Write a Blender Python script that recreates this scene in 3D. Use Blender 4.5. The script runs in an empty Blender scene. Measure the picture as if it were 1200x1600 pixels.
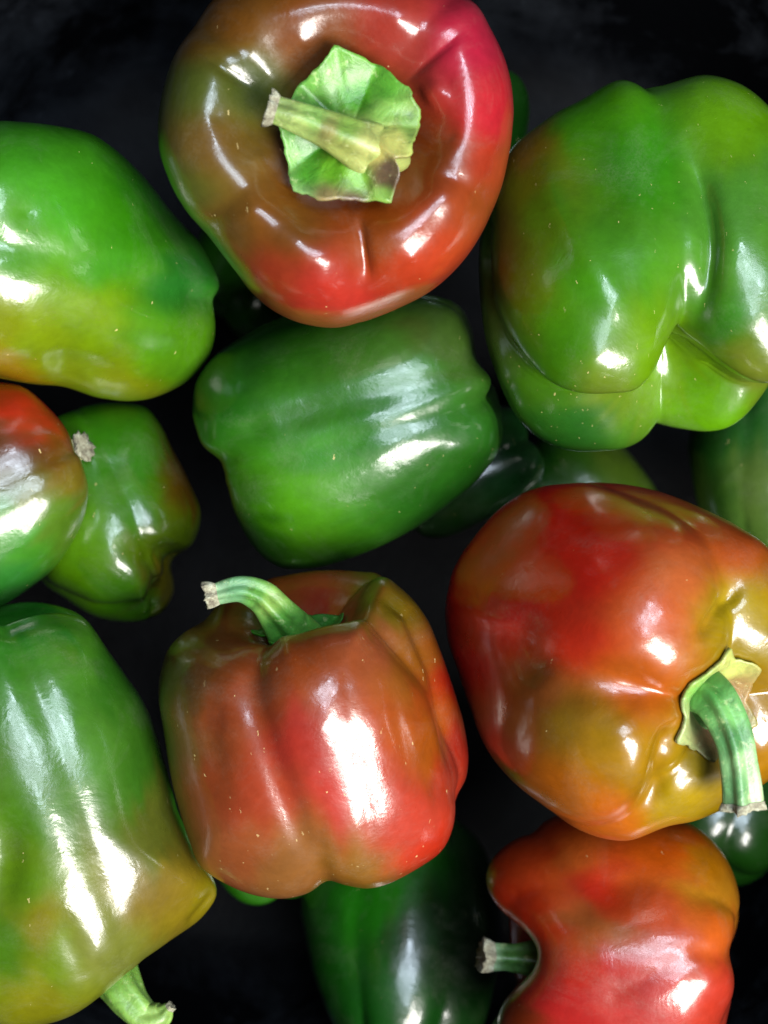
import bpy, math
import numpy as np
from mathutils import Vector

# ------------------------------------------------------------------ camera, light, exposure
scene = bpy.context.scene
H = 0.50            # camera height above the middle layer of peppers
K = 0.00018         # metres per photo pixel (1200 x 1600) on the plane z = 0

cam_d = bpy.data.cameras.new('camera')
cam = bpy.data.objects.new('camera', cam_d)
scene.collection.objects.link(cam)
cam.location = (0, 0, H)
cam_d.sensor_fit = 'VERTICAL'
cam_d.sensor_height = 36.0
cam_d.lens = 36.0 * H / (1600 * K)
cam_d.clip_start = 0.01
cam_d.clip_end = 50
cam_d.dof.use_dof = True
cam_d.dof.focus_distance = H - 0.035
cam_d.dof.aperture_fstop = 11.0
scene.camera = cam

world = bpy.data.worlds.new('World')
scene.world = world
world.use_nodes = True
bg = world.node_tree.nodes['Background']
bg.inputs['Color'].default_value = (0.75, 0.85, 1.0, 1)
bg.inputs['Strength'].default_value = 0.035

def window_light(direction, dist, w, h, cols, rows, gap, radiance, color, roll=0.0, levels=None):
    """a window of cols x rows panes, seen from the tub along direction"""
    d = Vector(direction).normalized()
    c = d * dist
    q = d.to_track_quat('Z', 'Y').to_matrix()
    r = Vector((math.cos(roll), math.sin(roll), 0)); u = Vector((-math.sin(roll), math.cos(roll), 0))
    pw, ph = w / cols, h / rows
    k = 0
    for i in range(cols):
        for j in range(rows):
            off = r * ((i + .5) * pw - w / 2) + u * ((j + .5) * ph - h / 2)
            L = bpy.data.lights.new('window_pane_light', 'AREA')
            L.shape = 'RECTANGLE'
            L.size, L.size_y = pw - gap, ph - gap
            lev = levels[k % len(levels)] if levels else 1.0
            L.energy = radiance * lev * math.pi * (pw - gap) * (ph - gap)
            L.color = color
            o = bpy.data.objects.new('window_pane_light', L)
            o.location = c + q @ off
            rot = q.copy()
            o.rotation_euler = (q @ __import__('mathutils').Matrix.Rotation(roll, 3, 'Z')).to_euler()
            scene.collection.objects.link(o)
            k += 1

# the bright window and the dimmer, bluer one above it
window_light((0.46, -0.46, 0.77), 1.5, 0.64, 1.05, 2, 4, 0.045, 54.0, (1.0, 0.97, 0.92), 0.10, [1.0, .6, 1.1, .7, .8, 1.15, .75, 1.0])
window_light((0.20, 0.18, 0.97), 1.6, 0.72, 0.90, 3, 4, 0.05, 26.0, (0.72, 0.85, 1.0), 0.12, [.7, 1.3, .5, 1.0, .4, 1.2, .9, .5, 1.3, .6, 1.0, .3])

scene.view_settings.view_transform = 'Standard'
scene.view_settings.look = 'None'
scene.view_settings.exposure = 0.15
scene.view_settings.gamma = 1.0
scene.view_settings.use_curve_mapping = False
scene.render.engine = 'CYCLES'
scene.cycles.use_denoising = True
scene.cycles.max_bounces = 5
scene.cycles.sample_clamp_indirect = 4.0

# ------------------------------------------------------------------ helpers
col = scene.collection

def lin(h):
    h = h.lstrip('#')
    c = np.array([int(h[i:i + 2], 16) / 255.0 for i in (0, 2, 4)])
    return np.where(c <= .04045, c / 12.92, ((c + .055) / 1.055) ** 2.4)

def to_world(px, py, z):
    s = (H - z) / H
    return np.stack([(np.asarray(px) - 600) * K * s, (800 - np.asarray(py)) * K * s, np.asarray(z) + 0 * np.asarray(px)], -1)

def to_px(P):
    s = H / (H - P[:, 2]) / K
    return np.stack([600 + P[:, 0] * s, 800 - P[:, 1] * s], -1)

def smooth(x, a, b):
    t = np.clip((x - a) / (b - a), 0, 1)
    return t * t * (3 - 2 * t)

def catmull(pts, n):
    pts = np.asarray(pts, float)
    P = np.vstack([2 * pts[0] - pts[1], pts, 2 * pts[-1] - pts[-2]])
    m = len(pts) - 1
    t = np.linspace(0, m - 1e-9, n)
    i = t.astype(int); f = (t - i)[:, None]
    p0, p1, p2, p3 = P[i], P[i + 1], P[i + 2], P[i + 3]
    return .5 * (2 * p1 + (p2 - p0) * f + (2 * p0 - 5 * p1 + 4 * p2 - p3) * f ** 2 + (3 * p1 - p0 - 3 * p2 + p3) * f ** 3)

def normals(P, F):
    a, b, c, d = (P[F[:, i]] for i in range(4))
    n = np.cross(c - a, d - b)
    N = np.zeros_like(P)
    for i in range(4):
        np.add.at(N, F[:, i], n)
    return N / (np.linalg.norm(N, axis=1, keepdims=True) + 1e-12)

def seg_dist(Q, poly):
    poly = np.asarray(poly, float)
    best = np.full(len(Q), 1e9); along = np.zeros(len(Q))
    n = len(poly) - 1
    for k in range(n):
        a, b = poly[k], poly[k + 1]
        ab = b - a
        t = np.clip(((Q - a) @ ab) / (ab @ ab + 1e-9), 0, 1)
        d = np.linalg.norm(Q - a - t[:, None] * ab, axis=1)
        m = d < best
        best[m] = d[m]; along[m] = (k + t[m]) / n
    return best, along

def link_mesh(name, V, F, mat, parent=None, colors=None, origin=None):
    V = np.asarray(V, float)
    o0 = np.zeros(3) if origin is None else np.asarray(origin)
    me = bpy.data.meshes.new(name)
    me.from_pydata((V - o0).tolist(), [], [tuple(f) for f in np.asarray(F).tolist()] if not isinstance(F, list) else F)
    me.polygons.foreach_set('use_smooth', np.ones(len(me.polygons), bool))
    if colors is not None:
        at = me.color_attributes.new('Col', 'FLOAT_COLOR', 'POINT')
        at.data.foreach_set('color', np.ascontiguousarray(colors, dtype=np.float32).ravel())
    me.materials.append(mat)
    me.update()
    ob = bpy.data.objects.new(name, me)
    col.objects.link(ob)
    if parent is not None:
        ob.parent = parent
    return ob

def paint(Q, ctrl, e=28.0, power=2.0):
    """colour of the skin at every vertex: blend of the hand-placed patches"""
    W = np.zeros(len(Q)); C = np.zeros((len(Q), 3))
    for (x, y, h) in ctrl:
        d2 = (Q[:, 0] - x) ** 2 + (Q[:, 1] - y) ** 2 + e * e
        w = 1.0 / d2 ** power
        W += w; C += w[:, None] * lin(h)
    C = C / W[:, None]
    lum = C @ np.array([.2126, .7152, .0722])
    C = lum[:, None] + (C - lum[:, None]) * 1.03
    return C.clip(.004, 1) * np.array([1.03, 1.0, .85])

# ------------------------------------------------------------------ materials
def new_mat(name):
    m = bpy.data.materials.new(name)
    m.use_nodes = True
    nt = m.node_tree
    return m, nt, nt.nodes, nt.links, nt.nodes['Principled BSDF']

def coord_random(N, Lk):
    tc = N.new('ShaderNodeTexCoord'); oi = N.new('ShaderNodeObjectInfo')
    mul = N.new('ShaderNodeVectorMath'); mul.operation = 'MULTIPLY'
    mul.inputs[1].default_value = (3.1, 5.7, 4.3)
    Lk.new(oi.outputs['Random'], mul.inputs[0])
    add = N.new('ShaderNodeVectorMath'); add.operation = 'ADD'
    Lk.new(tc.outputs['Object'], add.inputs[0]); Lk.new(mul.outputs[0], add.inputs[1])
    return add.outputs[0]

def mathn(N, Lk, op, a, b=None, clamp=False):
    n = N.new('ShaderNodeMath'); n.operation = op; n.use_clamp = clamp
    for i, v in enumerate((a, b)):
        if v is None: continue
        if isinstance(v, (int, float)): n.inputs[i].default_value = v
        else: Lk.new(v, n.inputs[i])
    return n.outputs[0]

def noise(N, Lk, vec, scale, detail=3.0, rough=.55, dist=0.0):
    n = N.new('ShaderNodeTexNoise')
    n.inputs['Scale'].default_value = scale
    n.inputs['Detail'].default_value = detail
    n.inputs['Roughness'].default_value = rough
    n.inputs['Distortion'].default_value = dist
    if vec is not None: Lk.new(vec, n.inputs['Vector'])
    return n.outputs['Fac']

def ramp(N, Lk, fac, stops):
    r = N.new('ShaderNodeValToRGB')
    while len(r.color_ramp.elements) < len(stops): r.color_ramp.elements.new(0.5)
    for e, (p, c) in zip(r.color_ramp.elements, stops):
        e.position = p
        e.color = (c, c, c, 1) if isinstance(c, (int, float)) else (*c, 1)
    Lk.new(fac, r.inputs['Fac'])
    return r.outputs['Color']

def mix(N, Lk, mode, fac, a, b):
    n = N.new('ShaderNodeMix'); n.data_type = 'RGBA'; n.blend_type = mode
    for s, v in ((n.inputs[0], fac), (n.inputs[6], a), (n.inputs[7], b)):
        if isinstance(v, (int, float)): s.default_value = v
        elif isinstance(v, tuple): s.default_value = (*v, 1)
        else: Lk.new(v, s)
    return n.outputs[2]

ALBEDO = 0.32

def skin_material():
    m, nt, N, Lk, B = new_mat('pepper_skin')
    vec = coord_random(N, Lk)
    at = N.new('ShaderNodeAttribute'); at.attribute_name = 'Col'
    c = at.outputs['Color']
    # soft mottling of the ripening skin
    n1 = noise(N, Lk, vec, 45, 4, .6, .4)
    c = mix(N, Lk, 'MULTIPLY', 1.0, c, ramp(N, Lk, n1, [(.28, .80), (.72, 1.16)]))
    n2 = noise(N, Lk, vec, 420, 2, .6)
    c = mix(N, Lk, 'MULTIPLY', 1.0, c, ramp(N, Lk, n2, [(.3, .94), (.7, 1.05)]))
    # small corky flecks, denser where the skin is scarred (alpha of the attribute)
    warp = N.new('ShaderNodeVectorMath'); warp.operation = 'MULTIPLY'
    warp.inputs[1].default_value = (1.0, .40, 1.0)
    Lk.new(vec, warp.inputs[0])
    flecks = None
    for sc, th, rnd in ((330, .085, .80), (640, .13, .78)):
        vo = N.new('ShaderNodeTexVoronoi'); vo.feature = 'F1'
        vo.inputs['Scale'].default_value = sc
        dn = N.new('ShaderNodeTexNoise'); dn.inputs['Scale'].default_value = 900
        Lk.new(vec, dn.inputs['Vector'])
        ds = N.new('ShaderNodeVectorMath'); ds.operation = 'SCALE'; ds.inputs['Scale'].default_value = .0016
        Lk.new(dn.outputs['Color'], ds.inputs[0])
        ad = N.new('ShaderNodeVectorMath'); ad.operation = 'ADD'
        Lk.new(warp.outputs[0], ad.inputs[0]); Lk.new(ds.outputs[0], ad.inputs[1])
        Lk.new(ad.outputs[0], vo.inputs['Vector'])
        sep = N.new('ShaderNodeSeparateColor'); Lk.new(vo.outputs['Color'], sep.inputs[0])
        near = mathn(N, Lk, 'LESS_THAN', vo.outputs['Distance'], mathn(N, Lk, 'ADD', mathn(N, Lk, 'MULTIPLY', sep.outputs[1], th * 1.1), th * .25))
        thr = mathn(N, Lk, 'SUBTRACT', 1.0, mathn(N, Lk, 'MULTIPLY', at.outputs['Alpha'], 1 - rnd + .25))
        pick = mathn(N, Lk, 'GREATER_THAN', sep.outputs[0], thr)
        f = mathn(N, Lk, 'MULTIPLY', near, pick)
        flecks = f if flecks is None else mathn(N, Lk, 'MAXIMUM', flecks, f)
    # thin film of dust in uneven patches
    dst = ramp(N, Lk, noise(N, Lk, vec, 38, 6, .72, .6), [(.50, 0.0), (.75, .16)])
    dgr = mix(N, Lk, 'MULTIPLY', 1.0, dst, ramp(N, Lk, noise(N, Lk, vec, 1500, 3, .7), [(.35, .2), (.65, 1.0)]))
    c = mix(N, Lk, 'MIX', dgr, c, (.20, .20, .15))
    ff = mathn(N, Lk, 'MULTIPLY', flecks, ramp(N, Lk, noise(N, Lk, vec, 90, 2), [(.38, .10), (.62, .62)]))
    c = mix(N, Lk, 'MIX', ff, c, (.42, .33, .14))
    Lk.new(c, B.inputs['Base Color'])
    rr = N.new('ShaderNodeMapRange'); rr.inputs['From Min'].default_value = .3; rr.inputs['From Max'].default_value = .7
    rr.inputs['To Min'].default_value = .24; rr.inputs['To Max'].default_value = .46
    Lk.new(noise(N, Lk, vec, 70, 5, .7, .5), rr.inputs['Value'])
    rg = mathn(N, Lk, 'ADD', rr.outputs[0], mathn(N, Lk, 'MULTIPLY', flecks, .3))
    Lk.new(rg, B.inputs['Roughness'])
    B.inputs['Specular IOR Level'].default_value = .20
    B.inputs['Coat Weight'].default_value = .75
    cr = N.new('ShaderNodeMapRange'); cr.inputs['From Min'].default_value = .35; cr.inputs['From Max'].default_value = .70
    cr.inputs['To Min'].default_value = .10; cr.inputs['To Max'].default_value = .25
    Lk.new(noise(N, Lk, vec, 160, 5, .75, .8), cr.inputs['Value'])
    Lk.new(cr.outputs[0], B.inputs['Coat Roughness'])
    b1 = N.new('ShaderNodeBump'); b1.inputs['Strength'].default_value = .20; b1.inputs['Distance'].default_value = .0010
    hsum = mathn(N, Lk, 'ADD', noise(N, Lk, vec, 110, 4, .55, .4), mathn(N, Lk, 'MULTIPLY', noise(N, Lk, vec, 1100, 2, .5), .10))
    Lk.new(hsum, b1.inputs['Height'])
    Lk.new(b1.outputs[0], B.inputs['Coat Normal'])
    b3 = b1
    Lk.new(b3.outputs[0], B.inputs['Normal'])
    return m

def stem_material():
    m, nt, N, Lk, B = new_mat('pepper_stem')
    vec = coord_random(N, Lk)
    at = N.new('ShaderNodeAttribute'); at.attribute_name = 'Col'
    n1 = noise(N, Lk, vec, 230, 5, .65, .6)
    c = mix(N, Lk, 'MULTIPLY', 1.0, at.outputs['Color'], ramp(N, Lk, n1, [(.25, .55), (.5, 1.0), (.75, 1.35)]))
    n2 = noise(N, Lk, vec, 300, 4, .7)
    c = mix(N, Lk, 'MIX', ramp(N, Lk, n2, [(.60, 0.0), (.72, .35)]), c, (.55, .60, .30))
    Lk.new(c, B.inputs['Base Color'])
    B.inputs['Roughness'].default_value = .42
    B.inputs['Subsurface Weight'].default_value = .10
    B.inputs['Subsurface Scale'].default_value = .002
    b = N.new('ShaderNodeBump'); b.inputs['Strength'].default_value = .45; b.inputs['Distance'].default_value = .0009
    Lk.new(n1, b.inputs['Height']); Lk.new(b.outputs[0], B.inputs['Normal'])
    return m

def dry_material():
    m, nt, N, Lk, B = new_mat('dry_stem_tip')
    vec = coord_random(N, Lk)
    n1 = noise(N, Lk, vec, 500, 5, .7)
    c = ramp(N, Lk, n1, [(.3, (.06, .045, .03)), (.5, (.19, .18, .12)), (.7, (.33, .35, .26))])
    Lk.new(c, B.inputs['Base Color'])
    B.inputs['Roughness'].default_value = .8
    b = N.new('ShaderNodeBump'); b.inputs['Strength'].default_value = .8; b.inputs['Distance'].default_value = .001
    Lk.new(n1, b.inputs['Height']); Lk.new(b.outputs[0], B.inputs['Normal'])
    return m

def tub_material():
    m, nt, N, Lk, B = new_mat('scuffed_black_plastic')
    tc = N.new('ShaderNodeTexCoord'); vec = tc.outputs['Object']
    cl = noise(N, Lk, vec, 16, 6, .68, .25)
    wall_sheen = ramp(N, Lk, cl, [(.44, 0.0), (.78, .36)])  # bluish light off the sloping walls, painted as pale clouds
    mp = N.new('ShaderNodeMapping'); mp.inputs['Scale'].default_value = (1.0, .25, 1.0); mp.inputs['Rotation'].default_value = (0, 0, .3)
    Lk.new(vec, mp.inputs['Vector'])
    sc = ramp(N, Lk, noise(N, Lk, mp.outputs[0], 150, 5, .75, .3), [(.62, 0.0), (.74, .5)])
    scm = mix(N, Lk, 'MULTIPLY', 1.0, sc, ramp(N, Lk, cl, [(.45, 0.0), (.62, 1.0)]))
    fac = mix(N, Lk, 'ADD', 1.0, wall_sheen, scm)
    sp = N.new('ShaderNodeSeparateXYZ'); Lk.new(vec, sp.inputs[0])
    hm = N.new('ShaderNodeMapRange'); hm.inputs['From Min'].default_value = -.162; hm.inputs['From Max'].default_value = -.125  # sheen and scuffs fade downward, painting shade into the floor and deep gaps
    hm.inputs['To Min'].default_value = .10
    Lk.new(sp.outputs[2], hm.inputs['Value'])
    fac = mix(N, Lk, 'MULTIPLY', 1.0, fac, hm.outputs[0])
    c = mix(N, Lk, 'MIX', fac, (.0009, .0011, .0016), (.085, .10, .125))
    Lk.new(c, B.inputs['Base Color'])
    B.inputs['Roughness'].default_value = .55
    B.inputs['Specular IOR Level'].default_value = .05
    b = N.new('ShaderNodeBump'); b.inputs['Strength'].default_value = .3; b.inputs['Distance'].default_value = .001
    Lk.new(noise(N, Lk, vec, 260, 4), b.inputs['Height']); Lk.new(b.outputs[0], B.inputs['Normal'])
    return m

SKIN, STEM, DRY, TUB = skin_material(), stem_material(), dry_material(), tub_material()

# ------------------------------------------------------------------ the tub
def build_tub():
    prof = [(0.0, -.165), (.5, -.165), (.66, -.164), (.74, -.158), (.79, -.142), (.84, -.095), (.90, -.02), (.955, .035), (.98, .058),
            (1.0, .062), (1.025, .062), (1.04, .055), (1.03, .050), (1.0, .046), (.955, -.005), (.90, -.06), (.86, -.10), (.82, -.15), (.76, -.170), (.5, -.173), (0, -.173)]
    P = catmull(prof, 121)
    NT = 144
    th = np.arange(NT) / NT * 2 * math.pi
    ex = .62
    cx = np.sign(np.cos(th)) * np.abs(np.cos(th)) ** ex * .200
    cy = np.sign(np.sin(th)) * np.abs(np.sin(th)) ** ex * .225
    V = np.stack([P[:, 0:1] * cx, P[:, 0:1] * cy, P[:, 1:2] + 0 * cx], -1).reshape(-1, 3)
    F = []
    for i in range(len(P) - 1):
        for j in range(NT):
            k = (j + 1) % NT
            F.append((i * NT + j, i * NT + k, (i + 1) * NT + k, (i + 1) * NT + j))
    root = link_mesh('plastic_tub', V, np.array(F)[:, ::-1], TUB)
    root['label'] = 'black scuffed plastic tub holding the heap of bell peppers'
    root['category'] = 'tub'
    return root

build_tub()

# ------------------------------------------------------------------ bell peppers
PROFILE = [(0.0, .70), (.12, .70), (.24, .78), (.38, .92), (.56, 1.0), (.75, .955), (.90, .80), (.98, .56), (1.0, .28), (1.0, .0),
           (.985, -.28), (.94, -.55), (.85, -.79), (.70, -.95), (.50, -1.0), (.30, -.96), (.14, -.88), (0.0, -.84)]

def frame_of(stem_dir):
    a = np.array(stem_dir, float); a /= np.linalg.norm(a)
    ref = np.array([0, 0, 1.0]) if abs(a[2]) < .93 else np.array([0, 1.0, 0])
    e2 = ref - a * (ref @ a); e2 /= np.linalg.norm(e2)
    return np.cross(e2, a), e2, a

def pepper(label, c, z, stem_dir, R, L, outline, colors, grooves=None, lobes=None, taper=0.0, strokes=(), bumps=(),
           seed=1, NS=150, NT=220, wob=.02, flecks=(), fleck=.16, profile=None, warp=1.0, e=30.0, ks=2, streak=1.0, twist=0.0, wc=None, free=None):
    rng = np.random.default_rng(seed)
    prof = catmull(profile or PROFILE, NS)
    r, h = prof[:, 0].clip(0)[:, None], prof[:, 1][:, None]
    th = (np.arange(NT) / NT * 2 * math.pi)[None, :]
    grooves = grooves or [(0, .12, .32), (90, .12, .32), (180, .12, .32), (270, .12, .32)]
    G = np.zeros((NS, NT))
    tt = th - math.radians(twist) * (1 - h) / 2
    for (deg, dep, w) in grooves:
        d = np.abs((tt - math.radians(deg) + math.pi) % (2 * math.pi) - math.pi)
        G += dep * np.exp(-(np.sqrt(d * d + .0025) - .05) / w)
    endness = .55 + .45 * smooth(np.abs(h), .25, .95)
    rad = r * (1 - G * endness)
    # lobes of their own size: (deg, width, radius gain, top gain, bottom gain)
    top = np.ones_like(th); bot = np.ones_like(th); gain = np.ones_like(th)
    for (deg, w, gr, gt, gb) in (lobes or ()):
        d = np.abs((th - math.radians(deg) + math.pi) % (2 * math.pi) - math.pi)
        b = np.exp(-(d / w) ** 2)
        gain = gain + gr * b; top = top + gt * b; bot = bot + gb * b
    hub = smooth(r, .05, .55)
    hz = np.where(h > 0, 1 + (top - 1) * hub, 1 + (bot - 1) * hub)
    hh = h * hz * (1 - .75 * G * smooth(r, .08, .35) * smooth(np.abs(h), .5, .95))
    rad = rad * (1 + (gain - 1) * smooth(r, .1, .8)) * (1 + taper * h)
    x, y, zz = rad * np.cos(th) * R, rad * np.sin(th) * R, hh * L / 2 + 0 * th
    loc = np.stack([x, y, zz], -1)[1:-1].reshape(-1, 3)
    p0 = np.array([[0, 0, prof[0, 1] * L / 2]]); p1 = np.array([[0, 0, prof[-1, 1] * L / 2]])
    loc = np.vstack([loc, p0, p1])
    # low lumps
    for _ in range(7):
        k = rng.normal(size=3); k /= np.linalg.norm(k)
        f = rng.uniform(1.0, 2.6) * 2 * math.pi / (2.2 * R)
        ph = rng.uniform(0, 6.28)
        amp = wob * R * rng.uniform(.3, 1.0) * .45
        loc = loc + amp * np.sin(loc @ k * f + ph)[:, None] * loc / (np.linalg.norm(loc, axis=1, keepdims=True) + .3 * R)
    e1, e2, a = frame_of(stem_dir)
    M = np.stack([e1, e2, a], 0)
    D = loc @ M
    s = (H - z) / H
    C = to_world(c[0], c[1], z)
    P = C + D * K * s
    n = NS - 2
    ii, jj = np.meshgrid(np.arange(n - 1), np.arange(NT), indexing='ij')
    kk = (jj + 1) % NT
    F = np.stack([ii * NT + jj, (ii + 1) * NT + jj, (ii + 1) * NT + kk, ii * NT + kk], -1).reshape(-1, 4)
    j = np.arange(NT); k = (j + 1) % NT
    t0 = np.stack([np.full(NT, n * NT), j, k, np.full(NT, n * NT)], -1)
    t1 = np.stack([np.full(NT, n * NT + 1), (n - 1) * NT + k, (n - 1) * NT + j, np.full(NT, n * NT + 1)], -1)
    # give the fruit its own outline
    if outline is not None:
        wc = np.array(wc if wc is not None else c, float)
        o = np.array(outline, float) - wc
        oc = catmull(np.vstack([o, o[:1]]), 720)
        NB = 180
        oa = np.arctan2(oc[:, 1], oc[:, 0]); orr = np.hypot(oc[:, 0], oc[:, 1])
        order = np.argsort(oa)
        bins = (np.arange(NB) + .5) / NB * 2 * math.pi - math.pi
        Rt = np.interp(bins, oa[order], orr[order], period=2 * math.pi)
        for it in range(4):
            Q = to_px(P) - wc
            ang = np.arctan2(Q[:, 1], Q[:, 0]); rr = np.hypot(Q[:, 0], Q[:, 1])
            bi = ((ang + math.pi) / (2 * math.pi) * NB).astype(int) % NB
            Rm = np.zeros(NB); np.maximum.at(Rm, bi, rr)
            Rm = np.where(Rm < 1, np.nan, Rm)
            ok = ~np.isnan(Rm)
            Rm = np.interp(bins, bins[ok], Rm[ok], period=2 * math.pi)
            f = Rt / Rm
            ker = np.concatenate([np.arange(1, ks + 2), np.arange(ks, 0, -1)]).astype(float); ker /= ker.sum()
            f = np.convolve(np.concatenate([f[-ks:], f, f[:ks]]), ker, 'valid')
            if free:   # here the fruit keeps the outline its own lobes give it
                bd = np.abs((np.degrees(bins) - free[0] + 180) % 360 - 180)
                f = 1 + (f - 1) * smooth(bd, free[1], free[1] + 12)
            fv = np.interp(ang, bins, f, period=2 * math.pi)
            rm = np.interp(ang, bins, Rm, period=2 * math.pi)
            w = smooth(rr / rm, .0, .95) * warp
            g = 1 + (fv - 1) * w
            Qn = Q * g[:, None] + wc
            P = to_world(Qn[:, 0], Qn[:, 1], P[:, 2])
    FF = np.vstack([F, t0, t1])
    # creases, dents and ribs of this fruit
    for st in strokes:
        poly, w, dep = st[0], st[1], st[2]
        mode = st[3] if len(st) > 3 else 'soft'
        Nn = normals(P, FF)
        Q = to_px(P)
        d, al = seg_dist(Q, poly)
        fall = np.exp(-(d / w) ** 2) if mode == 'soft' else np.exp(-(np.sqrt(d * d + 4) - 2) / w)
        fade = smooth(al, -.001, .35) * (1 - smooth(al, .65, 1.001)) if mode != 'full' else 1.0
        if len(poly) == 2 and poly[0] == poly[1]: fade = 1.0
        front = smooth(Nn[:, 2], .02, .35)
        P = P + Nn * (dep * fall * fade * front * K)[:, None]
    Q = to_px(P)
    # ripening runs in streaks from stem to tip
    tv = np.concatenate([np.tile(th[0], n), [0, 0]])
    sv = np.concatenate([np.repeat(np.linspace(0, 1, n), NT), [0, 1]])
    shift = np.zeros(len(P)); side = np.zeros(len(P))
    for f in (3, 5, 8, 13, 19, 27, 38):
        q = rng.uniform(0, 6.28, 3)
        shift += np.sin(f * tv + q[0] + 1.5 * np.sin(6 * sv + q[1])) * 34 / f ** .45
        side += np.sin(f * .5 * sv * 6 + q[2] + np.round(f * .3) * tv) * 14 / f ** .5
    ap = np.array([a[0], -a[1]])
    pv = np.array([-ap[1], ap[0]])
    Qs = Q + streak * (shift[:, None] * ap * .6 + side[:, None] * pv * .8)
    cc = paint(Qs, colors, e) * ALBEDO
    fl = np.full(len(P), fleck)
    for (x0, y0, rad_, amt) in flecks:
        fl = fl + amt * np.exp(-((Q[:, 0] - x0) ** 2 + (Q[:, 1] - y0) ** 2) / rad_ ** 2)
    cols = np.concatenate([cc, fl.clip(0, 1)[:, None]], 1)
    base = np.array([C[0], C[1], P[:, 2].min()])
    root = bpy.data.objects.new('bell_pepper', None)
    root.empty_display_size = .01
    root.location = base
    col.objects.link(root)
    root['label'] = label; root['category'] = 'bell pepper'; root['group'] = 'bell peppers heaped in the tub'
    faces = F.tolist() + [tuple(t[:3]) for t in t0.tolist()] + [tuple(t[:3]) for t in t1.tolist()]
    link_mesh('body', P, faces, SKIN, root, cols, base)
    info = dict(top=int(n * .36) * NT, root=root, base=base, c=c, z=z, s=s, frame=(e1, e2, a), pole=P[n * NT], C=C, P=P, Q=Q)
    return info

def rel(info, pts):
    """(photo x, photo y, height in pixels above the fruit's centre) -> world"""
    pts = np.asarray(pts, float)
    return to_world(pts[:, 0], pts[:, 1], info['z'] + pts[:, 2] * K * info['s'])

def stem(info, path, radii, colors, ribs=5, rib=.14, seed=1, tip=.10, tip_flare=1.25, tip_name='dry_tip', n=48, split=None):
    rng = np.random.default_rng(seed)
    W = catmull(rel(info, path), n)
    rr = catmull(np.array(radii, float)[:, None], n)[:, 0] * K * info['s']
    T = np.gradient(W, axis=0); T /= np.linalg.norm(T, axis=1, keepdims=True)
    u = np.cross(T[0], [0.3, .2, 1.0]); u /= np.linalg.norm(u)
    NT = 40
    th = np.arange(NT) / NT * 2 * math.pi
    rings = []
    phase = rng.uniform(0, 6)
    jit = rng.normal(size=NT)
    for i in range(n):
        u = u - T[i] * (u @ T[i]); u /= np.linalg.norm(u)
        v = np.cross(T[i], u)
        t = i / (n - 1)
        cs = 1 + rib * np.cos(ribs * th + phase + .5 * t) + .05 * np.cos(2 * th + phase * 2) + .05 * np.sin(3 * th + 4 * t)
        cs = cs * (1 + .02 * np.sin(17 * t + 3 * th))
        rings.append(W[i] + rr[i] * cs[:, None] * (np.cos(th)[:, None] * u + np.sin(th)[:, None] * v))
    V = np.array(rings).reshape(-1, 3)
    F = []
    for i in range(n - 1):
        for j in range(NT):
            k = (j + 1) % NT
            F.append((i * NT + j, i * NT + k, (i + 1) * NT + k, (i + 1) * NT + j))
    F.append(tuple(range((n - 1) * NT, n * NT)))
    Q = to_px(V)
    cc = paint(Q, colors, 6.0) * .42
    ob = link_mesh('stem', V, F, STEM, info['root'], np.concatenate([cc, np.ones((len(V), 1))], 1), info['base'])
    # dried, ragged end as a sub-part
    m = 9
    last = rings[-1]; ctr = W[-1]
    V2 = []
    Lt = tip * np.linalg.norm(W[-1] - W[0]) + rr[-1] * .25
    rag = 1 + .5 * rng.normal(size=NT) * .6
    rag = (rag + np.roll(rag, 1)) / 2
    for i in range(m):
        t = i / (m - 1)
        fl = 1.03 + (tip_flare - 1) * math.sin(min(1, t * 1.3) * math.pi / 2)
        jj = 1 + .11 * t * jit
        V2.append(ctr + (last - ctr) * (fl * jj)[:, None] + T[-1] * (Lt * (t - .25) * (1 + .45 * t * (rag - 1)))[:, None])
    inner = ctr + (last - ctr) * .55 + T[-1] * Lt * .45
    V2.append(inner)
    V2 = np.array(V2).reshape(-1, 3)
    F2 = []
    for i in range(m):
        for j in range(NT):
            k = (j + 1) % NT
            F2.append((i * NT + j, i * NT + k, (i + 1) * NT + k, (i + 1) * NT + j))
    F2.append(tuple(range(m * NT, (m + 1) * NT)))
    o2 = link_mesh(tip_name, V2, F2, DRY, ob, None, info['base'])
    return ob

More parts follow.
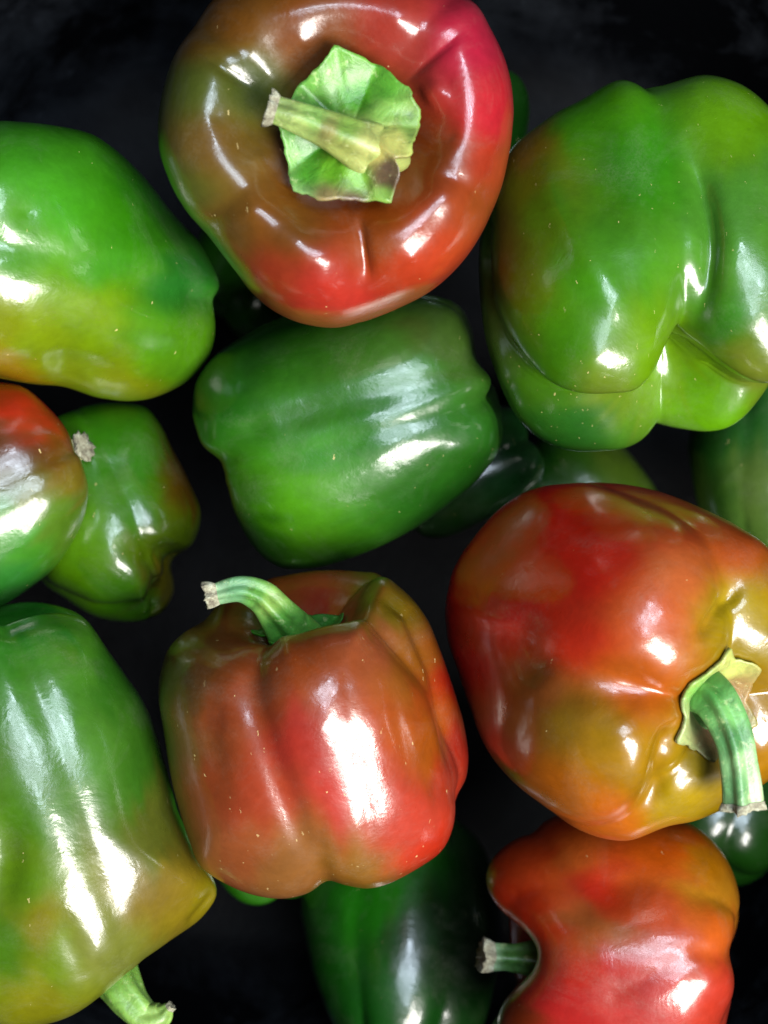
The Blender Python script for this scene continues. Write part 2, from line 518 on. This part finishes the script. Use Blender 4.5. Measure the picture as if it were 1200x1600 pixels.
def calyx(info, centre, frame, radii, colors, dome, lift, thick=5.0, seed=1, vein=.05, hub=None, press=2.0):
    """leafy cap under the stem: radii = [(deg, px)], dome = rise at the hub, lift = rise at the rim (px)"""
    rng = np.random.default_rng(seed)
    e1, e2, a = frame
    NT, NR = 120, 22
    th = np.arange(NT) / NT * 2 * math.pi
    deg = np.array([d for d, _ in radii], float); rad = np.array([q for _, q in radii], float)
    Rr = np.interp(np.degrees(th), deg, rad, period=360)
    R0 = Rr
    jg = rng.normal(size=NT); jg = (jg + np.roll(jg, 1) + np.roll(jg, 2)) / 3
    top, sc = [], K * info['s']
    C = rel(info, [centre])[0]
    ph = rng.uniform(0, 6, 4)
    V = []
    for layer in (0, 1):
        for i in range(NR):
            t = (i + .001) / (NR - 1)
            Rr = R0 * (1 + .022 * jg * t ** 5)
            z = dome * max(0.0, 1 - t) ** 1.6 + lift * t ** 1.7
            zz = z + vein * Rr * t * np.abs(np.cos(2.5 * th + ph[0])) + .05 * Rr * t * np.sin(2 * th + ph[2] + 2 * t) + .012 * Rr * np.sin(11 * th + 5 * t + ph[1]) * t
            if hub:
                dh = np.hypot(Rr * t * np.cos(th) - hub[0], Rr * t * np.sin(th) - hub[1])
                zz = zz + hub[2] * np.exp(-(dh / hub[3]) ** 2)
            zz = zz - layer * thick * (1 - .5 * t)
            V.append(C + sc * ((Rr * t * np.cos(th))[:, None] * e1 + (Rr * t * np.sin(th))[:, None] * e2 + zz[:, None] * a))
    V = np.array(V).reshape(-1, 3)
    B = (info['P'][:info['top']] - C) / sc
    bu, bv, bh = B @ e1, B @ e2, B @ a
    tu, tv_, thh = ((V - C) / sc) @ e1, ((V - C) / sc) @ e2, ((V - C) / sc) @ a
    for i0 in range(0, len(V), 400):
        sl = slice(i0, i0 + 400)
        d2 = (tu[sl, None] - bu) ** 2 + (tv_[sl, None] - bv) ** 2
        w = np.exp(-d2 / 60.0) + 1e-12
        hh = (w * bh).sum(1) / w.sum(1)
        lay = 0.0 if i0 < len(V) // 2 else thick * .8
        up = np.maximum(thh[sl], hh + press + thick - lay) - thh[sl]
        V[sl] += up[:, None] * a * sc
    F = []
    off = NR * NT
    for i in range(NR - 1):
        for j in range(NT):
            k = (j + 1) % NT
            F.append((i * NT + j, (i + 1) * NT + j, (i + 1) * NT + k, i * NT + k))
            F.append((off + i * NT + j, off + i * NT + k, off + (i + 1) * NT + k, off + (i + 1) * NT + j))
    for j in range(NT):
        k = (j + 1) % NT
        F.append(((NR - 1) * NT + j, off + (NR - 1) * NT + j, off + (NR - 1) * NT + k, (NR - 1) * NT + k))
    Q = to_px(V)
    cc = paint(Q, colors, 7.0) * .48
    return link_mesh('calyx', V, F, STEM, info['root'], np.concatenate([cc, np.ones((len(V), 1))], 1), info['base'])

def poly_radii(pts, c, k=1.0):
    out = []
    p = np.array(pts, float) - np.array(c); p[:, 1] *= -1
    for d in range(0, 360, 3):
        u = np.array([math.cos(math.radians(d)), math.sin(math.radians(d))])
        best = 0
        for q in range(len(p)):
            a_, b_ = p[q], p[(q + 1) % len(p)]
            m = np.array([[u[0], a_[0] - b_[0]], [u[1], a_[1] - b_[1]]])
            if abs(np.linalg.det(m)) < 1e-6: continue
            t, w = np.linalg.solve(m, a_)
            if t > 0 and -1e-6 <= w <= 1 + 1e-6: best = max(best, t)
        out.append((d, best * k))
    return out

IMG = (np.array([1., 0, 0]), np.array([0, 1., 0]), np.array([0, 0, 1.]))

# ---- the mottled red-brown pepper seen from its stem end
p = pepper('red-brown mottled bell pepper with its broad green cap facing up', (525, 240), .030, (.04, .02, 1), 275, 430,
    [(330, 0), (400, -32), (525, -45), (650, -30), (735, 0), (770, 50), (795, 110), (803, 180), (790, 270), (765, 340), (730, 400),
     (680, 450), (620, 483), (560, 505), (510, 512), (450, 498), (400, 465), (360, 415), (330, 375), (290, 330), (262, 280), (247, 225),
     (250, 160), (270, 90), (300, 45)],
    [(300, 130, '5a6a2a'), (330, 230, '7a5a20'), (290, 60, '6b4a18'), (370, 30, '80501c'), (480, 60, '8a4a1c'), (620, 50, 'b03a30'), (730, 60, 'c42848'),
     (770, 180, 'd02a3a'), (730, 300, 'a84a24'), (640, 420, 'c8452a'), (500, 460, 'c83a30'), (420, 440, 'b5432a'), (350, 380, '84602a'),
     (600, 370, '9a4a15'), (450, 350, '80501a'), (690, 250, '7a3a12'), (560, 150, '7a4a15'), (280, 300, '66702f'), (390, 130, '5a6a28'), (760, 260, 'c04028'), (570, 500, 'd03a34'), (690, 430, 'd04a2c')],
    grooves=[(48, .09, .20), (143, .13, .22), (278, .12, .20), (335, .09, .25), (215, .09, .28)],
    strokes=[([(560, 330), (568, 390), (578, 448)], 6, -11, 'cusp'), ([(625, 135), (680, 85), (735, 35)], 6, -7, 'cusp'),
             ([(410, 150), (350, 105), (295, 60)], 7, -9, 'cusp'), ([(660, 160), (700, 130)], 22, 10), ([(430, 350), (480, 400), (540, 410)], 22, 6),
             ([(660, 330), (720, 300), (760, 250)], 25, 6),
             ([(400, 250), (401, 250)], 40, 9, 'full'), ([(470, 60), (471, 60)], 38, 9, 'full'), ([(395, 330), (396, 330)], 26, 7, 'full'), ([(620, 30), (621, 30)], 40, 8, 'full'),
             ([(700, 210), (701, 210)], 30, -8, 'full'), ([(500, 440), (501, 440)], 34, 6, 'full'), ([(640, 400), (641, 400)], 34, 6, 'full'), ([(340, 180), (341, 180)], 40, -7, 'full')],
    profile=[(0.0, .56), (.12, .57), (.24, .63), (.38, .75), (.53, .91), (.68, 1.0), (.82, .95), (.93, .80), (.99, .58), (1.0, .30), (.99, .0),
             (.96, -.28), (.90, -.55), (.80, -.79), (.66, -.95), (.48, -1.0), (.30, -.96), (.14, -.88), (0.0, -.84)],
    seed=11, fleck=.10, flecks=[(300, 360, 70, .35)])
CAP = [(525, 83), (600, 112), (640, 150), (662, 187), (652, 232), (640, 262), (618, 268), (628, 288), (612, 330), (560, 328), (500, 325), (455, 308),
       (445, 255), (433, 205), (468, 140), (500, 112)]
calyx(p, (550, 207, 166), IMG, poly_radii(CAP, (550, 207), .91),
      [(540, 110, '6fae4a'), (600, 140, '5fa83c'), (560, 150, '4c9a20'), (640, 190, '86b45a'), (600, 170, '8cc060'), (590, 240, 'd0c878'), (560, 215, 'c4d080'), (620, 220, 'c8cc78'),
       (480, 230, '3c8a18'), (480, 270, '4f9a2a'), (520, 265, '6aae2a'), (560, 280, '7ab040'), (470, 310, '8cba78'), (510, 312, '9a8a60'), (550, 318, '6a5444'), (600, 305, '8ab85a'),
       (605, 262, '6a5648'), (600, 278, '6e5a48'), (618, 285, '5a4638'), (480, 150, '6fae50'), (455, 250, '7ab060'), (500, 170, '5a9a38'), (650, 210, '8fae5c')],
      6, 34, 24, 3, .20, hub=(34, -28, 52, 70))
stem(p, [(602, 245, 150), (592, 240, 184), (572, 230, 207), (545, 218, 222), (505, 200, 232), (462, 183, 238), (428, 172, 242)], [34, 42, 40, 34, 27, 23, 20],
     [(600, 245, 'b8c878'), (570, 230, 'c0c880'), (540, 205, '8cb858'), (540, 230, 'a8b468'), (515, 205, '9a9a60'), (490, 185, '90c068'), (470, 195, 'b4d080'), (440, 175, '9cb870')], seed=4, tip=.05, tip_flare=1.25, rib=.09)

# ---- big green pepper, blossom end towards the viewer
p = pepper('large four-lobed green bell pepper showing its blossom end, beside the red-brown pepper', (1005, 400), .000, (-.12, .88, -.42), 225, 440,
    [(830, 205), (870, 175), (910, 155), (950, 130), (990, 127), (1030, 138), (1060, 122), (1110, 117), (1160, 133), (1200, 165), (1260, 240),
     (1290, 350), (1290, 470), (1250, 560), (1205, 602), (1180, 625), (1165, 650), (1135, 668), (1090, 676), (1050, 668), (1028, 662), (1005, 690), (960, 703),
     (900, 706), (850, 690), (805, 650), (780, 600), (760, 540), (750, 470), (748, 400), (755, 340), (775, 280), (800, 230)],
    [(1000, 250, '3f9a1c'), (1150, 200, '6fae1e'), (850, 350, '55951c'), (812, 240, '8a681a'), (825, 300, '6a7a1a'), (780, 400, '5a5a1a'), (775, 350, '565a1a'), (830, 450, '5f7f18'), (900, 450, '4b9a14'),
     (960, 400, '4f9a28'), (900, 560, '4f9a18'), (1050, 560, '7ab01a'), (1150, 500, '3d8a20'), (1180, 570, '7a8a30'), (900, 670, '2f7a2a'),
     (1100, 640, '6fb520'), (1130, 300, '58a03a'), (900, 200, '4a9a18'), (950, 600, '7a9a30')],
    grooves=[(10, .16, .25), (98, .22, .44), (195, .16, .28), (275, .17, .24)],
    lobes=[(48, .5, .12, .0, .20), (145, .5, .12, .0, .16), (98, .35, .0, .0, -.10), (235, .5, -.12, 0, .06), (320, .5, .02, 0, .16)],
    strokes=[([(1060, 200), (1098, 290), (1112, 370), (1105, 450), (1075, 545)], 20, -20), ([(1085, 255), (1108, 330), (1112, 400), (1100, 470)], 6, -7, 'cusp'),
             ([(840, 200), (870, 330), (930, 430), (1000, 530)], 26, 8), ([(920, 160), (930, 280), (970, 400)], 40, -7), ([(925, 560), (926, 560)], 75, 16, 'full'), ([(1150, 510), (1151, 510)], 95, 9, 'full'), ([(985, 520), (1040, 460)], 40, -4, 'full')],
    profile=[(0.0, .70), (.12, .70), (.24, .78), (.38, .92), (.56, 1.0), (.75, .955), (.90, .80), (.98, .56), (1.0, .28), (1.0, .0),
             (.99, -.28), (.96, -.55), (.88, -.79), (.74, -.96), (.56, -1.02), (.38, -.94), (.17, -.70), (0.0, -.55)],
    seed=12, fleck=.32, flecks=[(900, 640, 90, .6), (1080, 260, 80, .4), (940, 610, 60, .5)], ks=5)

# ---- green pepper at the upper left
p = pepper('green bell pepper turning yellow underneath, blossom tip touching the red-brown pepper', (90, 410), .000, (-.72, .12, .68), 215, 540,
    [(0, 187), (60, 192), (130, 205), (170, 225), (220, 270), (265, 325), (310, 375), (336, 420), (343, 448), (334, 470), (338, 510), (330, 550), (300, 590), (260, 615),
     (210, 628), (150, 622), (100, 605), (50, 600), (0, 592), (-80, 575), (-150, 510), (-175, 400), (-150, 290), (-80, 205)],
    [(100, 300, '4fae2a'), (200, 350, '44a01e'), (250, 300, '2f8a1c'), (150, 480, '86ae12'), (250, 540, '5aa018'), (280, 450, '2f8530'),
     (60, 540, '8fae0c'), (10, 580, 'b09a10'), (200, 600, '8a9a18'), (40, 220, '48a428'), (320, 560, '5a9a20'), (20, 400, '58a428'), (0, 500, '8a9a20'), (160, 410, '48a028')],
    grooves=[(85, .10, .30), (175, .10, .3), (265, .1, .3), (0, .1, .3)],
    strokes=[([(150, 440), (230, 450), (300, 458), (345, 462)], 34, -10), ([(300, 462), (350, 468)], 8, -5, 'full'), ([(42, 330), (43, 330)], 30, -7, 'full'), ([(50, 570), (130, 572), (230, 598)], 22, -6)],
    seed=13, fleck=.12, flecks=[(290, 380, 70, .35), (310, 530, 50, .4)])

# ---- red and green pepper cut by the left edge
p = pepper('half red half green bell pepper with a pale torn stem stub at left edge', (-15, 780), -.006, (.87, .43, -.16), 165, 330,
    [(0, 596), (40, 606), (80, 640), (110, 680), (130, 730), (138, 770), (128, 820), (100, 870), (60, 910), (0, 948), (-80, 960), (-150, 900),
     (-180, 780), (-150, 660), (-80, 605)],
    [(30, 630, 'e03020'), (70, 655, 'd83020'), (60, 695, '663a14'), (0, 690, '6a3c14'), (105, 705, '7a4a18'), (30, 725, '60401a'), (60, 760, '7a7a20'), (30, 820, '45a02a'), (0, 900, '3a9038'), (100, 800, '5a8a28'), (120, 740, '8a7a28')],
    seed=14, fleck=.2)
stem(p, [(80, 716, -34), (104, 708, -26), (118, 703, -20), (127, 700, -15)], [19, 17, 16, 17], [(120, 700, 'e4e8bc')], seed=9, tip=.10, tip_flare=1.3)

# ---- lower green pepper behind it
p = pepper('lower bright green bell pepper behind the half red one, between left peppers', (175, 800), -.036, (-.45, .85, -.25), 150, 310,
    [(90, 650), (150, 630), (220, 632), (250, 660), (270, 700), (295, 750), (314, 800), (302, 850), (270, 876), (274, 920), (255, 955), (210, 972),
     (150, 965), (100, 935), (60, 900), (30, 800), (50, 700)],
    [(180, 700, '3f8f1c'), (200, 800, '4f9a12'), (130, 850, '6aa818'), (230, 850, '6a8a18'), (260, 910, '7a6a1a'), (200, 930, '4f9a15'), (290, 760, '6a4a14'), (280, 830, '5f7a18')],
    grooves=[(20, .12, .3), (110, .14, .3), (200, .12, .3), (290, .12, .3)],
    strokes=[([(170, 840), (230, 870), (300, 875)], 22, -7)], seed=15, wob=.01)

# ---- the green pepper in the middle
p = pepper('plain dark green bell pepper lying on its side at the centre of the heap', (540, 680), -.022, (-.95, -.27, -.10), 195, 450,
    [(299, 650), (305, 600), (330, 560), (370, 530), (430, 500), (500, 478), (580, 462), (660, 458), (715, 475), (740, 515), (747, 560), (770, 598), (785, 650),
     (782, 700), (760, 735), (720, 775), (650, 825), (580, 860), (510, 885), (450, 890), (410, 870), (385, 840), (365, 800), (352, 750), (343, 722), (315, 697)],
    [(450, 600, '3f8626'), (400, 560, '296a16'), (600, 560, '44862e'), (700, 500, '4a6c2c'), (500, 700, '429426'), (600, 650, '347c2a'),
     (450, 800, '55a020'), (400, 850, '2f6a14'), (720, 720, '378228'), (350, 620, '2a721a'), (500, 640, '3c7a26')],
    grooves=[(85, .13, .30), (170, .12, .3), (255, .12, .3), (350, .12, .3)],
    strokes=[([(600, 790), (680, 730), (745, 630)], 62, -5, 'full'), ([(330, 705), (400, 670), (470, 650), (560, 625), (660, 600), (760, 580)], 30, -9), ([(320, 700), (370, 680), (430, 660)], 26, -9)], seed=16, fleck=.14, flecks=[(740, 740, 50, .35)])

# ---- green pepper at the lower left
p = pepper('long green bell pepper with orange flush and short hooked stem pointing down', (95, 1275), .005, (.30, -.93, -.12), 215, 610,
    [(0, 945), (50, 940), (100, 948), (140, 970), (180, 1030), (215, 1080), (240, 1130), (260, 1200), (280, 1270), (310, 1330), (335, 1372), (338, 1400),
     (310, 1440), (260, 1475), (225, 1500), (190, 1530), (150, 1565), (110, 1590), (60, 1605), (0, 1610), (-90, 1590), (-150, 1480), (-175, 1300), (-150, 1100), (-80, 985)],
    [(60, 970, '2f8a2a'), (100, 1030, '4f8f2c'), (60, 1250, '4c801e'), (40, 1400, '5a8a1c'), (100, 1500, '708f1e'), (10, 1480, '457815'),
     (160, 1480, '80883a'), (270, 1380, '90782c'), (310, 1400, '988a1c'), (220, 1200, '3f7a22'), (190, 1080, '3a7a24'), (250, 1280, '66702a'), (80, 1560, '8a8a1c'), (150, 1150, '508a30'), (60, 1440, '8a8020')],
    grooves=[(70, .07, .35), (165, .10, .3), (250, .10, .3), (345, .10, .3)], taper=.03,
    strokes=[([(0, 1250), (10, 1350), (-10, 1450)], 30, -14), ([(20, 980), (90, 1150), (190, 1420)], 90, -8, 'full'), ([(300, 1440), (335, 1400)], 9, -6, 'full'), ([(90, 1420), (130, 1520), (200, 1520)], 20, -5)], seed=17, fleck=.06)
stem(p, [(165, 1500, -70), (185, 1535, -40), (205, 1565, -22), (228, 1588, -14), (252, 1586, -10), (264, 1575, -8)], [46, 34, 27, 23, 19, 9],
     [(180, 1530, '7ab04a'), (210, 1560, '8cc060'), (240, 1590, '9ac46a')], seed=6, tip=.05, tip_flare=.8, rib=.08)

# ---- red pepper in front
p = pepper('upright brownish red bell pepper with a bent green stem at the top', (490, 1150), .012, (-.10, .93, .30), 235, 420,
    [(247, 1100), (248, 1060), (262, 1015), (290, 985), (320, 968), (345, 938), (390, 915), (440, 900), (500, 891), (560, 892), (600, 900), (640, 930), (670, 970),
     (690, 1020), (710, 1080), (725, 1130), (732, 1180), (727, 1220), (714, 1245), (710, 1290), (690, 1330), (650, 1360), (600, 1385), (560, 1390), (512, 1378), (490, 1393),
     (450, 1405), (400, 1400), (350, 1380), (310, 1350), (290, 1300), (270, 1230), (258, 1160)],
    [(300, 1000, '7a4a22'), (270, 1050, '66552a'), (400, 1050, '9a4a22'), (370, 1100, 'a04a2a'), (480, 1050, 'a04a20'), (470, 1180, 'c03a30'),
     (520, 1230, 'c84038'), (400, 1240, 'b84a30'), (330, 1200, 'a04a28'), (350, 1340, 'b06038'), (450, 1370, 'a06a3a'), (560, 1370, '9a6a28'),
     (600, 950, '7a6a18'), (650, 1030, '9a6020'), (670, 1150, 'b05a1c'), (700, 1050, 'c02018'), (720, 1180, 'b02a20'), (650, 1270, 'd04838'),
     (690, 1320, 'd83a24'), (280, 1150, '8a5a30'), (500, 930, 'b03a28'), (570, 1000, 'b05a3a'), (460, 940, '9a4a20')],
    grooves=[(66, .09, .26), (148, .13, .20), (215, .12, .3), (290, .12, .3)],
    lobes=[(108, .45, .02, .05, .0), (185, .5, .04, .08, 0)],
    strokes=[([(380, 1010), (392, 1080), (430, 1200), (470, 1300), (510, 1385)], 24, -8), ([(560, 905), (640, 960), (680, 1050), (700, 1150), (714, 1250)], 11, -12),
             ([(535, 1020), (560, 1180), (590, 1360)], 62, -6, 'full'), ([(610, 1060), (622, 1120), (650, 1240)], 12, -3), ([(330, 1050), (330, 1150), (350, 1260)], 20, -4)],
    twist=28, seed=18, fleck=.22, flecks=[(500, 1340, 170, .4), (340, 1330, 90, .3), (640, 1010, 60, .3)])
calyx(p, (466, 1002, 50), p['frame'], [(0, 70), (30, 46), (60, 74), (95, 52), (130, 84), (165, 54), (200, 78), (240, 50), (280, 72), (320, 50)],
      [(400, 990, '3f9a2a'), (440, 970, '4fa838'), (480, 965, '2f7a30'), (380, 1000, '2f7a22')], 30, 18, 5, 5, .08)
stem(p, [(466, 1003, 44), (450, 980, 84), (428, 952, 112), (405, 930, 122), (375, 920, 128), (335, 928, 130)], [42, 33, 26, 22, 18, 14],
     [(440, 975, '5fb048'), (420, 940, '9ccc6a'), (400, 930, '6aae50'), (370, 920, '7ab888'), (340, 930, '8cb890')], seed=7, tip=.10, tip_flare=1.3)

# ---- red-orange pepper at the right
p = pepper('large red to olive bell pepper with a long curved stem, at right edge', (955, 1030), .014, (.56, -.22, .80), 270, 520,
    [(694, 950), (708, 890), (740, 840), (780, 795), (830, 765), (890, 755), (960, 755), (1030, 768), (1100, 795), (1160, 825), (1200, 855), (1260, 920), (1290, 1010),
     (1280, 1110), (1240, 1190), (1200, 1222), (1150, 1255), (1090, 1282), (1040, 1293), (990, 1312), (950, 1312), (900, 1295), (850, 1260), (800, 1220), (760, 1170), (735, 1110), (715, 1050), (698, 1000)],
    [(850, 800, 'f02018'), (760, 840, 'f01c18'), (950, 850, 'ec2c20'), (715, 900, 'e81818'), (900, 900, 'ec281c'), (820, 880, 'ee1c18'), (1050, 800, 'd84828'), (1150, 850, 'd8622e'), (800, 950, 'c42018'), (720, 1000, 'b01414'),
     (900, 1000, 'd83420'), (1000, 950, 'd86030'), (1050, 900, 'd87040'), (850, 1080, '8a4a20'), (880, 1130, '8a6a1c'), (950, 1150, 'a07a14'), (1000, 1200, 'b08414'),
     (800, 1170, '8a4a18'), (950, 1280, 'd87024'), (850, 1230, 'c06a20'), (1100, 1200, 'a08a14'), (1060, 1240, 'b89a18'), (1180, 1000, 'a08a14'), (1150, 950, 'b09a20'),
     (1180, 1080, 'a07a18'), (1000, 1080, 'c8601c'), (1180, 1200, 'b8801c')],
    grooves=[(170, .12, .25), (95, .14, .24), (20, .12, .25), (240, .12, .25), (300, .10, .25)],
    strokes=[([(830, 1070), (900, 1080), (980, 1085), (1050, 1085)], 36, -11), ([(800, 940), (815, 1020), (850, 1080)], 32, -9), ([(1010, 1275), (1035, 1180), (1060, 1120)], 16, -16),
             ([(1090, 1010), (1120, 960), (1165, 900)], 11, -12), ([(960, 1110), (985, 1180), (985, 1250)], 34, 8)],
    profile=[(0.0, .76), (.10, .765), (.18, .83), (.28, .94), (.40, .995), (.52, 1.0), (.66, .97), (.81, .88), (.92, .73), (.98, .52), (1.0, .28), (1.0, .0),
           (.985, -.28), (.94, -.55), (.85, -.79), (.70, -.95), (.50, -1.0), (.30, -.96), (.14, -.88), (0.0, -.84)],
    seed=19, fleck=.06, streak=.45)
calyx(p, (1080, 1083, 158), p['frame'],
      [(0, 70), (20, 90), (35, 74), (60, 72), (80, 84), (95, 70), (120, 72), (140, 92), (155, 76), (180, 72), (200, 86), (215, 70), (245, 74), (265, 90), (285, 70), (310, 74), (330, 84)],
      [(1100, 1020, 'b8c880'), (1140, 1040, 'c0cc78'), (1080, 1060, 'a8cc70'), (1060, 1110, 'a8c080'), (1090, 1130, '98a870'), (1060, 1160, 'a8b880'), (1105, 1140, '8a6a58'), (1150, 1075, '9a7a50'), (1095, 1085, '7fc060')],
      26, 20, 9, 8, .06)
stem(p, [(1090, 1090, 140), (1092, 1080, 185), (1120, 1098, 228), (1145, 1150, 250), (1155, 1200, 254), (1160, 1254, 250)], [50, 36, 27, 24, 23, 26],
     [(1090, 1070, '7fc060'), (1110, 1085, '5fae5a'), (1140, 1110, '8ad080'), (1150, 1160, '5a9a60'), (1170, 1180, 'a8dca0'), (1160, 1230, '6aa870'), (1180, 1230, 'c8e8b8')], seed=3, tip=.03, tip_flare=1.1, rib=.18)

# ---- red pepper at the lower right
p = pepper('bright red-orange bell pepper with a stubby stem pointing left, bottom right', (975, 1490), -.022, (-.97, -.05, -.18), 205, 390,
    [(778, 1410), (785, 1360), (810, 1320), (850, 1285), (900, 1268), (1000, 1268), (1070, 1283), (1110, 1310), (1140, 1350), (1156, 1400), (1152, 1450), (1141, 1490),
     (1148, 1530), (1140, 1580), (1120, 1640), (1050, 1690), (950, 1700), (850, 1690), (775, 1650), (745, 1610), (770, 1560), (800, 1500), (785, 1450)],
    [(850, 1350, 'e05024'), (820, 1420, 'd03418'), (900, 1330, 'e07030'), (950, 1390, 'c82418'), (1050, 1330, 'e06018'), (1120, 1350, 'c07a18'), (1140, 1400, 'c88a28'),
     (930, 1440, 'a86030'), (1050, 1420, 'd0502c'), (950, 1530, 'c83028'), (1000, 1580, 'd04040'), (1120, 1450, 'e06828'), (1130, 1560, 'd04030'), (800, 1590, '7a3014'), (880, 1580, 'c02828')],
    grooves=[(135, .07, .30), (40, .03, .3), (220, .12, .3), (310, .12, .3)], lobes=[(175, .6, 0, .08, 0), (0, .6, 0, .12, 0), (104, .5, .02, -.38, 0), (275, .6, 0, .0, 0)], ks=4, free=(180, 48),
    profile=[(0.0, .36), (.12, .37), (.22, .46), (.32, .68), (.44, .90), (.58, 1.0), (.74, .97), (.88, .82), (.97, .58), (1.0, .28), (1.0, .0),
             (.985, -.28), (.94, -.55), (.85, -.79), (.70, -.95), (.50, -1.0), (.30, -.96), (.14, -.88), (0.0, -.84)],
    strokes=[([(850, 1460), (900, 1420), (960, 1395), (1030, 1350)], 34, -8), ([(1160, 1490), (1120, 1490), (1060, 1480)], 14, -3), ([(960, 1560), (1060, 1500)], 50, -6, 'full')], seed=20, fleck=.10)
calyx(p, (850, 1498, -10), p['frame'], [(0, 46), (30, 36), (60, 42), (100, 32), (140, 42), (180, 46), (220, 36), (260, 42), (310, 34)],
      [(850, 1500, '4a6a22')], 22, 6, 6, 11, .06, press=-40.0)
stem(p, [(900, 1500, -26), (850, 1500, -8), (822, 1498, 2), (795, 1496, 8), (765, 1494, 14)], [52, 38, 25, 20, 20], [(850, 1500, '4f7a2c'), (800, 1495, '5a9048'), (765, 1495, '9cc4a0')], seed=12, tip=.10, tip_flare=1.15)

# ---- deep layer, mostly hidden under the others
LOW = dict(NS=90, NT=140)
pepper('shadowed green bell pepper deep under the upright brownish red one', (630, 1460), -.088, (.10, .90, -.42), 165, 420,
    [(468, 1420), (480, 1350), (530, 1280), (620, 1250), (700, 1270), (760, 1330), (785, 1430), (775, 1530), (740, 1630), (640, 1690), (550, 1650), (495, 1540)],
    [(510, 1450, '22661a'), (560, 1420, '2a8a1c'), (650, 1500, '163a16'), (600, 1560, '1a5a18'), (720, 1450, '142a14')],  # greens darkened to paint the shade this fruit lies in
    grooves=[(60, .12, .3), (120, .10, .3), (200, .1, .3), (300, .1, .3)], seed=21, **LOW)
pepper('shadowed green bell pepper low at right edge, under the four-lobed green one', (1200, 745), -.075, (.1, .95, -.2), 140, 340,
    [(1072, 700), (1090, 640), (1150, 585), (1230, 570), (1310, 620), (1340, 740), (1300, 860), (1230, 900), (1150, 880), (1095, 810)],
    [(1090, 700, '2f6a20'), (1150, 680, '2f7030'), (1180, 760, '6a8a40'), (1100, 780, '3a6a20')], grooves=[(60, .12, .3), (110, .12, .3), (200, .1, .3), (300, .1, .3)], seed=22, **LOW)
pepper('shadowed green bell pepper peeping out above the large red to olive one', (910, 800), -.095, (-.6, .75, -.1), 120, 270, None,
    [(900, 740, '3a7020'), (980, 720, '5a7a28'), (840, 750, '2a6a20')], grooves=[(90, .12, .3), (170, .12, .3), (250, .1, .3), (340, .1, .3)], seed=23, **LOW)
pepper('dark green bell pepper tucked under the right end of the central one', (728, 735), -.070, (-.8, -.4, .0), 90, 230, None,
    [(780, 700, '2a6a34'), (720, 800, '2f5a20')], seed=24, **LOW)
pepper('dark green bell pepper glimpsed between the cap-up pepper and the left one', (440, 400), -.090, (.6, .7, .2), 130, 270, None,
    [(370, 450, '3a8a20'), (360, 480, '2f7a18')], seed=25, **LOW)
pepper('shadowed green bell pepper under the long curved stem at right', (1130, 1240), -.095, (.3, .8, -.5), 120, 260, None,
    [(1120, 1300, '1f5014')], seed=26, **LOW)  # shade of the deep layer painted into this green
pepper('green bell pepper barely showing between the cap-up pepper and four-lobed one', (722, 235), -.080, (.2, .9, .1), 100, 260, None,
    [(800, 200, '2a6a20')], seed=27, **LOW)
pepper('dark green bell pepper barely showing beside the hooked stem pepper', (415, 1285), -.095, (-.2, .9, .1), 105, 230, None,
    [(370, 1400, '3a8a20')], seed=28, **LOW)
